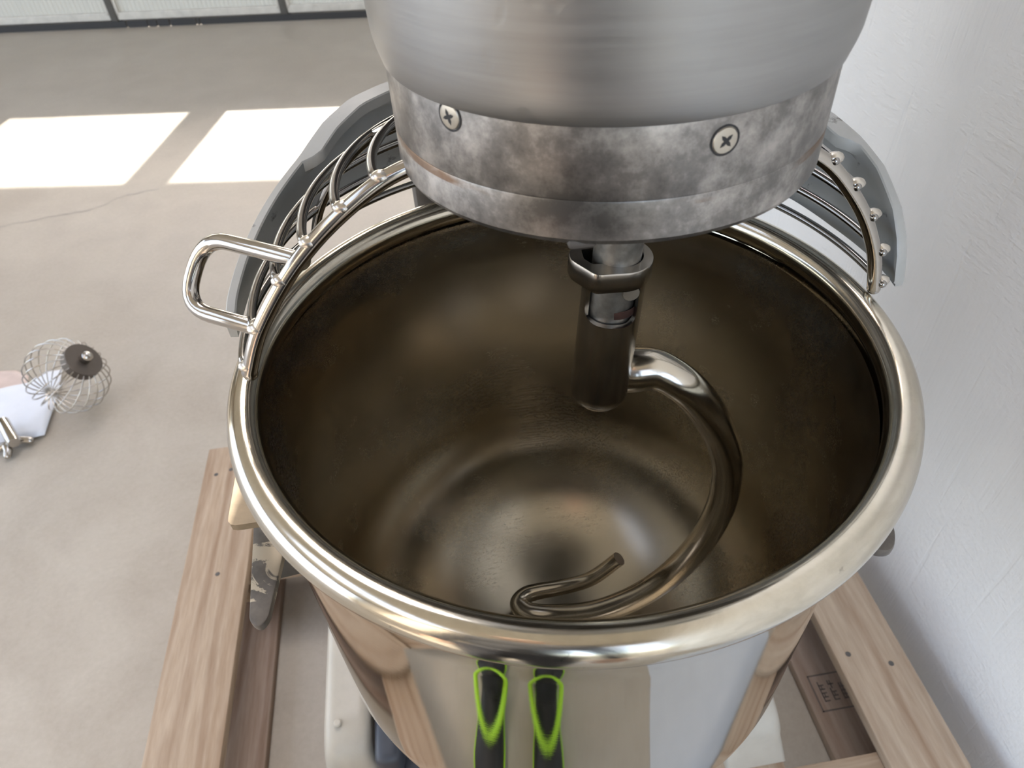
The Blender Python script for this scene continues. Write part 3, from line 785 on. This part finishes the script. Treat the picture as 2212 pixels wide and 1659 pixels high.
def sheet(name, px, mat, z, label, cat, amp=.004):
    P = [onz(u, v, z) for u, v in px]; c = sum(P, Vector()) / len(P)
    bm = bmesh.new(); cen = []
    lay = []
    for f in (1.0, .75, .5, .25):
        row = []
        for i in range(len(P)):
            for k in range(4):
                q = P[i].lerp(P[(i + 1) % len(P)], k / 4); q = c + (q - c) * f
                row.append(bm.verts.new((q.x, q.y, z + amp * .5 * (1 + sin(q.x * 31 + q.y * 23)))))
        lay.append(row)
    for a, b_ in zip(lay, lay[1:]):
        n = len(a)
        for k in range(n): bm.faces.new((a[k], a[(k + 1) % n], b_[(k + 1) % n], b_[k]))
    bm.faces.new(lay[-1])
    o = bm_obj(name, bm, mat, None, 60); m_ = o.modifiers.new('thickness', 'SOLIDIFY'); m_.thickness = .0006; m_.offset = 1
    return tag(o, label, cat)
sheet('plastic_sheet', [(-60, 812), (0, 803), (35, 801), (62, 812), (58, 850), (0, 850), (-70, 870)], plain('pink_tinted_plastic', (0.62, 0.50, 0.45), .35), .001, 'pale pink plastic sheet under the white sheet on the floor', 'sheet', .002)
sheet('paper_sheet', [(-80, 872), (0, 842), (62, 828), (104, 803), (136, 800), (126, 845), (113, 893), (98, 942), (65, 949), (20, 955), (-90, 965)], plain('bluish_white_paper', (0.74, 0.77, 0.83), .5, 0, .03), .0065, 'bluish white paper sheet lying under the whisk on the floor', 'paper', .004)
cl = prism_bm(round_poly([(.17, -.215), (.635, -.215), (.635, -1.0), (.31, -1.0), (.215, -.52)], .015, 3), .0006, .0022)  # added sheet, gives the bowl a bright floor area to mirror
tag(bm_obj('bright_area_sheet', cl, plain('bright_area_white', (0.56, 0.595, 0.64), .7, 0, .03), None, 40), 'added white sheet standing in for a bright floor area mirrored in the bowl', 'sheet')
ft = thing('chrome_fitting', 'small chrome clamp fitting with two feet on the white sheet', 'fitting', onz(20, 950, 0))
a_, b_ = onz(6, 912, .034), onz(31, 957, .034)
bm_obj('barrel', tube_bm([a_, a_.lerp(b_, .9), b_], [.0155, .0155, .013], 24), M_ROD, ft, 40)
for nm, pts in (('foot', [(30, 952), (48, 950), (66, 951)]), ('foot', [(26, 958), (8, 964), (-6, 972)]), ('prong', [(14, 966), (18, 974), (16, 984)])):
    bm_obj(nm, tube_bm([onz(u, v, .022 - .004 * i) for i, (u, v) in enumerate(pts)], [.010, .010, .009], 14, dome=True), M_ROD, ft, 50)

# ------------------------------------------------------------------ the photographer, seen as a reflection in the polished bowl
M_TROUSER = plain('dark_trouser_cloth', (0.022, 0.024, 0.032), 0.85, 0, .2, 60)
M_JACKET = plain('dark_jacket_cloth', (0.035, 0.036, 0.042), 0.85, 0, .2, 60)
M_SKIN = plain('skin', (0.50, 0.31, 0.22), 0.5, 0, .06, 20)
M_HAIR = plain('dark_brown_hair', (0.035, 0.024, 0.016), 0.6, 0, .3, 90)
M_LIME = plain('lime_trim', (0.42, 0.80, 0.04), 0.5)
M_SHOE = plain('black_shoe_mesh', (0.018, 0.019, 0.022), 0.6, 0, .2, 120)
man = thing('person', 'person in dark work clothes and lime trimmed black shoes, mirrored in the bowl front', 'person', (-.28, -.62, 0))
def fuse(name, bm, voxel, mats, rule, it=6):
    bmesh.ops.recalc_face_normals(bm, faces=bm.faces)
    me = bpy.data.meshes.new(name); bm.to_mesh(me); bm.free()
    t = bpy.data.objects.new('tmp', me); COL.objects.link(t)
    r = t.modifiers.new('r', 'REMESH'); r.mode = 'VOXEL'; r.voxel_size = voxel
    k = t.modifiers.new('s', 'SMOOTH'); k.factor = .5; k.iterations = it
    dg = bpy.context.evaluated_depsgraph_get(); me2 = bpy.data.meshes.new_from_object(t.evaluated_get(dg))
    bpy.data.objects.remove(t); bpy.data.meshes.remove(me)
    for m_ in mats: me2.materials.append(m_)
    for p in me2.polygons: p.material_index = rule(p.center)
    me2.shade_smooth(); me2.name = name
    o = bpy.data.objects.new(name, me2); COL.objects.link(o); o.parent = man; o.matrix_parent_inverse = Matrix.Translation(-wl(man)); return o
def limb(bm, pts, rads, n=18): tube_bm(catmull(pts, 5), [interp(i, [k * 5 for k in range(len(rads))], rads) for i in range((len(pts) - 1) * 5 + 1)], n, bm=bm, dome=True)
def ball(bm, c, r, rot=None):
    g = bmesh.ops.create_uvsphere(bm, u_segments=20, v_segments=14, radius=1.0)['verts']
    bmesh.ops.scale(bm, vec=r, verts=g)
    if rot is not None: bmesh.ops.transform(bm, matrix=rot, verts=g)
    bmesh.ops.translate(bm, vec=c, verts=g)
bm = bmesh.new()
ankL, ankR = Vector((-.350, -.480, .085)), Vector((-.170, -.565, .085))
hip = Vector((-.265, -.665, .95))
limb(bm, [hip + Vector((-.085, 0, -.02)), Vector((-.355, -.600, .52)), ankL], [.098, .066, .047])
limb(bm, [hip + Vector((.085, 0, -.02)), Vector((-.18, -.635, .52)), ankR], [.098, .066, .047])
ball(bm, hip, (.165, .115, .12)); ball(bm, hip + Vector((0, .005, .18)), (.150, .108, .17)); ball(bm, hip + Vector((0, .015, .37)), (.178, .115, .17))
sL, sR = hip + Vector((-.185, .015, .455)), hip + Vector((.185, .015, .455))
limb(bm, [sL, hip + Vector((0, .005, .48)), sR], [.062, .075, .062])
eL, eR = sL + Vector((-.050, -.03, -.29)), sR + Vector((.050, -.02, -.29))
wl_ = eL + Vector((-.010, .050, -.245)); HLp = wl_ + Vector((.0, .022, -.060))
wr_ = eR + Vector((.015, .055, -.245)); HRp = wr_ + Vector((.0, .022, -.060))
limb(bm, [sL, eL, wl_], [.058, .045, .030]); limb(bm, [sR, eR, wr_], [.058, .045, .030])
hd = hip + Vector((.01, .065, .66)); tilt = Matrix.Rotation(radians(-32), 4, 'X')
limb(bm, [hip + Vector((0, .01, .46)), hip + Vector((.01, .035, .55)), hd + Vector((0, -.02, -.03))], [.068, .056, .058])
def hp_(x, y, z): return hd + (tilt @ Vector((x, y, z)))
ball(bm, hp_(0, 0, .02), (.075, .096, .105), tilt); ball(bm, hp_(0, .038, -.05), (.055, .056, .062), tilt)
limb(bm, [hp_(0, .090, .022), hp_(0, .112, -.016), hp_(0, .094, -.024)], [.009, .015, .010], 10)
for sx in (-1, 1):
    ball(bm, hp_(sx * .076, -.004, .005), (.010, .020, .032), tilt); ball(bm, hp_(sx * .012, .098, -.022), (.009, .010, .008))
limb(bm, [hp_(-.022, .086, -.058), hp_(0, .096, -.055), hp_(.022, .086, -.058)], [.006, .009, .006], 10)
zb = hip.z + .02
fuse('body', bm, .0085, [M_TROUSER, M_JACKET, M_SKIN], lambda c: 2 if (c - hd).length < .150 or (c.z > hip.z + .527 and (Vector((c.x - hip.x - .008, c.y - hip.y - .024))).length < .072) else (0 if c.z < zb else 1), 3)
def oval(name, c, rx, ry, t, tiltx):
    bm_obj(name, tube_bm([c + Vector((rx * cos(2 * pi * k / 48), ry * sin(2 * pi * k / 48), -tiltx * sin(2 * pi * k / 48))) for k in range(49)], t, 10), M_JACKET, man, 50)
oval('neckband', hip + Vector((.008, .024, .528)), .066, .068, .014, .016)
oval('jacket_hem', hip + Vector((0, .001, .024)), .160, .111, .012, 0)
for sx in (-1, 1):
    b = bmesh.new(); ball(b, hp_(sx * .032, .079, .014), (.0125, .0125, .0125)); bm_obj('eye', b, plain('eye_white', (.7, .68, .65), .2), man, 60)
    b = bmesh.new(); ball(b, hp_(sx * .032, .0885, .012), (.0058, .0045, .0058), tilt); bm_obj('iris', b, M_HAIR, man, 60)
    limb(b := bmesh.new(), [hp_(sx * .016, .096, .036), hp_(sx * .034, .093, .041), hp_(sx * .052, .078, .035)], [.004, .005, .003], 8); bm_obj('eyebrow', b, M_HAIR, man, 60)
b = bmesh.new(); ball(b, hp_(0, -.012, .034), (.083, .099, .102), tilt)
geo = [v for v in b.verts if (tilt.inverted() @ (v.co - hd)).y > .045 and (tilt.inverted() @ (v.co - hd)).z < .085 or (tilt.inverted() @ (v.co - hd)).z < -.055]
bmesh.ops.delete(b, geom=geo, context='VERTS'); o = bm_obj('hair', b, M_HAIR, man, 60); k = o.modifiers.new('t', 'SOLIDIFY'); k.thickness = .008; k.offset = -1
def hand(wrist, palm, inward, n_, curl=1.0):
    bm = bmesh.new()
    ax_ = (palm - wrist).normalized()                    # wrist to knuckles
    across = (ax_.cross(n_)).normalized()
    kn = []
    for k in range(4):
        kn.append(palm + ax_ * (.034 - .004 * abs(k - 1.3)) + across * (.030 - .020 * k) * 1.0 + n_ * .004)
        limb(bm, [wrist, wrist.lerp(kn[k], .55), kn[k]], [.021, .0135, .0105], 12)
    L = [.070, .078, .073, .058]
    for k in range(4):
        l = L[k]; a = kn[k]
        c1 = a + (ax_ * (.55 + 1.2 * (1 - curl)) + inward * .35 * curl + n_ * .35 * curl).normalized() * l * .45
        c2 = c1 + (ax_ * (.15 + 2.0 * (1 - curl)) + inward * .9 * curl + n_ * .05).normalized() * l * .32
        c3 = c2 + (inward * .9 * curl + ax_ * (-.2 + 1.6 * (1 - curl)) - n_ * .25 * curl).normalized() * l * .25
        limb(bm, [a, c1, c2, c3], [.0098, .0088, .0078, .0064], 12)
    tb = wrist + ax_ * .030 - n_ * .012 + inward * .020
    limb(bm, [wrist + ax_ * .012, tb, tb + (ax_ * .55 + inward * .6 - n_ * .2).normalized() * .036, tb + (ax_ * .8 + inward * .7).normalized() * .062], [.019, .0135, .0105, .0078], 12)
    limb(bm, [wrist - ax_ * .05, wrist, palm], [.026, .025, .020], 14)
    return fuse('hand', bm, .0026, [M_SKIN], lambda c: 0, 3)
hand(wl_, HLp, Vector((1, 0, 0)), Vector((0, 1, 0)), .45); hand(wr_, HRp, Vector((-1, 0, 0)), Vector((0, 1, 0)), .45)
def shoe(ank, yaw):
    f = Vector((sin(yaw), cos(yaw), 0)); r = Vector((cos(yaw), -sin(yaw), 0)); o = Vector((ank.x, ank.y, 0))
    xs = [-.085, -.078, -.05, 0, .05, .10, .15, .185, .203, .210]; wd = [.012, .028, .037, .038, .041, .047, .048, .038, .022, .006]
    ht = [.055, .078, .092, .098, .090, .072, .058, .048, .040, .034]
    def outl(sc, z): 
        L = [o + f * x + r * (-w_ * sc) + Vector((0, 0, z)) for x, w_ in zip(xs, wd)]; R_ = [o + f * x + r * (w_ * sc) + Vector((0, 0, z)) for x, w_ in zip(xs, wd)]
        return L + R_[::-1]
    bm = bmesh.new(); rows = []
    for x, w_, h in zip(xs, wd, ht):
        row = []
        for k in range(13):
            a = pi * k / 12; row.append(bm.verts.new(o + f * x + r * (-w_ * cos(a)) + Vector((0, 0, .022 + (h - .022) * sin(a) ** .8))))
        rows.append(row)
    for a, b in zip(rows, rows[1:]):
        for k in range(12): bm.faces.new((a[k], a[k + 1], b[k + 1], b[k]))
    up = bm_obj('shoe', bm, M_SHOE, man, 50)
    for nm, sc, z0, z1, m_ in (('outsole', 1.0, 0.0005, .012, M_BLACK), ('midsole', 1.08, .0122, .027, M_LIME)):
        b = bmesh.new(); A = [b.verts.new(p) for p in outl(sc, z0)]; B = [b.verts.new(p) for p in outl(sc, z1)]
        b.faces.new(A); b.faces.new(B[::-1])
        for k in range(len(A)): b.faces.new((A[k], A[(k + 1) % len(A)], B[(k + 1) % len(A)], B[k]))
        bm_obj(nm, b, m_, up, 40)
    ring = [o + f * (.022 + .092 * cos(2 * pi * k / 40)) + r * (.055 * sin(2 * pi * k / 40) * (1 - .25 * cos(2 * pi * k / 40))) + Vector((0, 0, .106 - .022 * cos(2 * pi * k / 40))) for k in range(41)]
    b = tube_bm(ring, .0085, 10); bm_obj('collar_trim', b, M_LIME, up, 50)
shoe(ankL, radians(20)); shoe(ankR, radians(18))
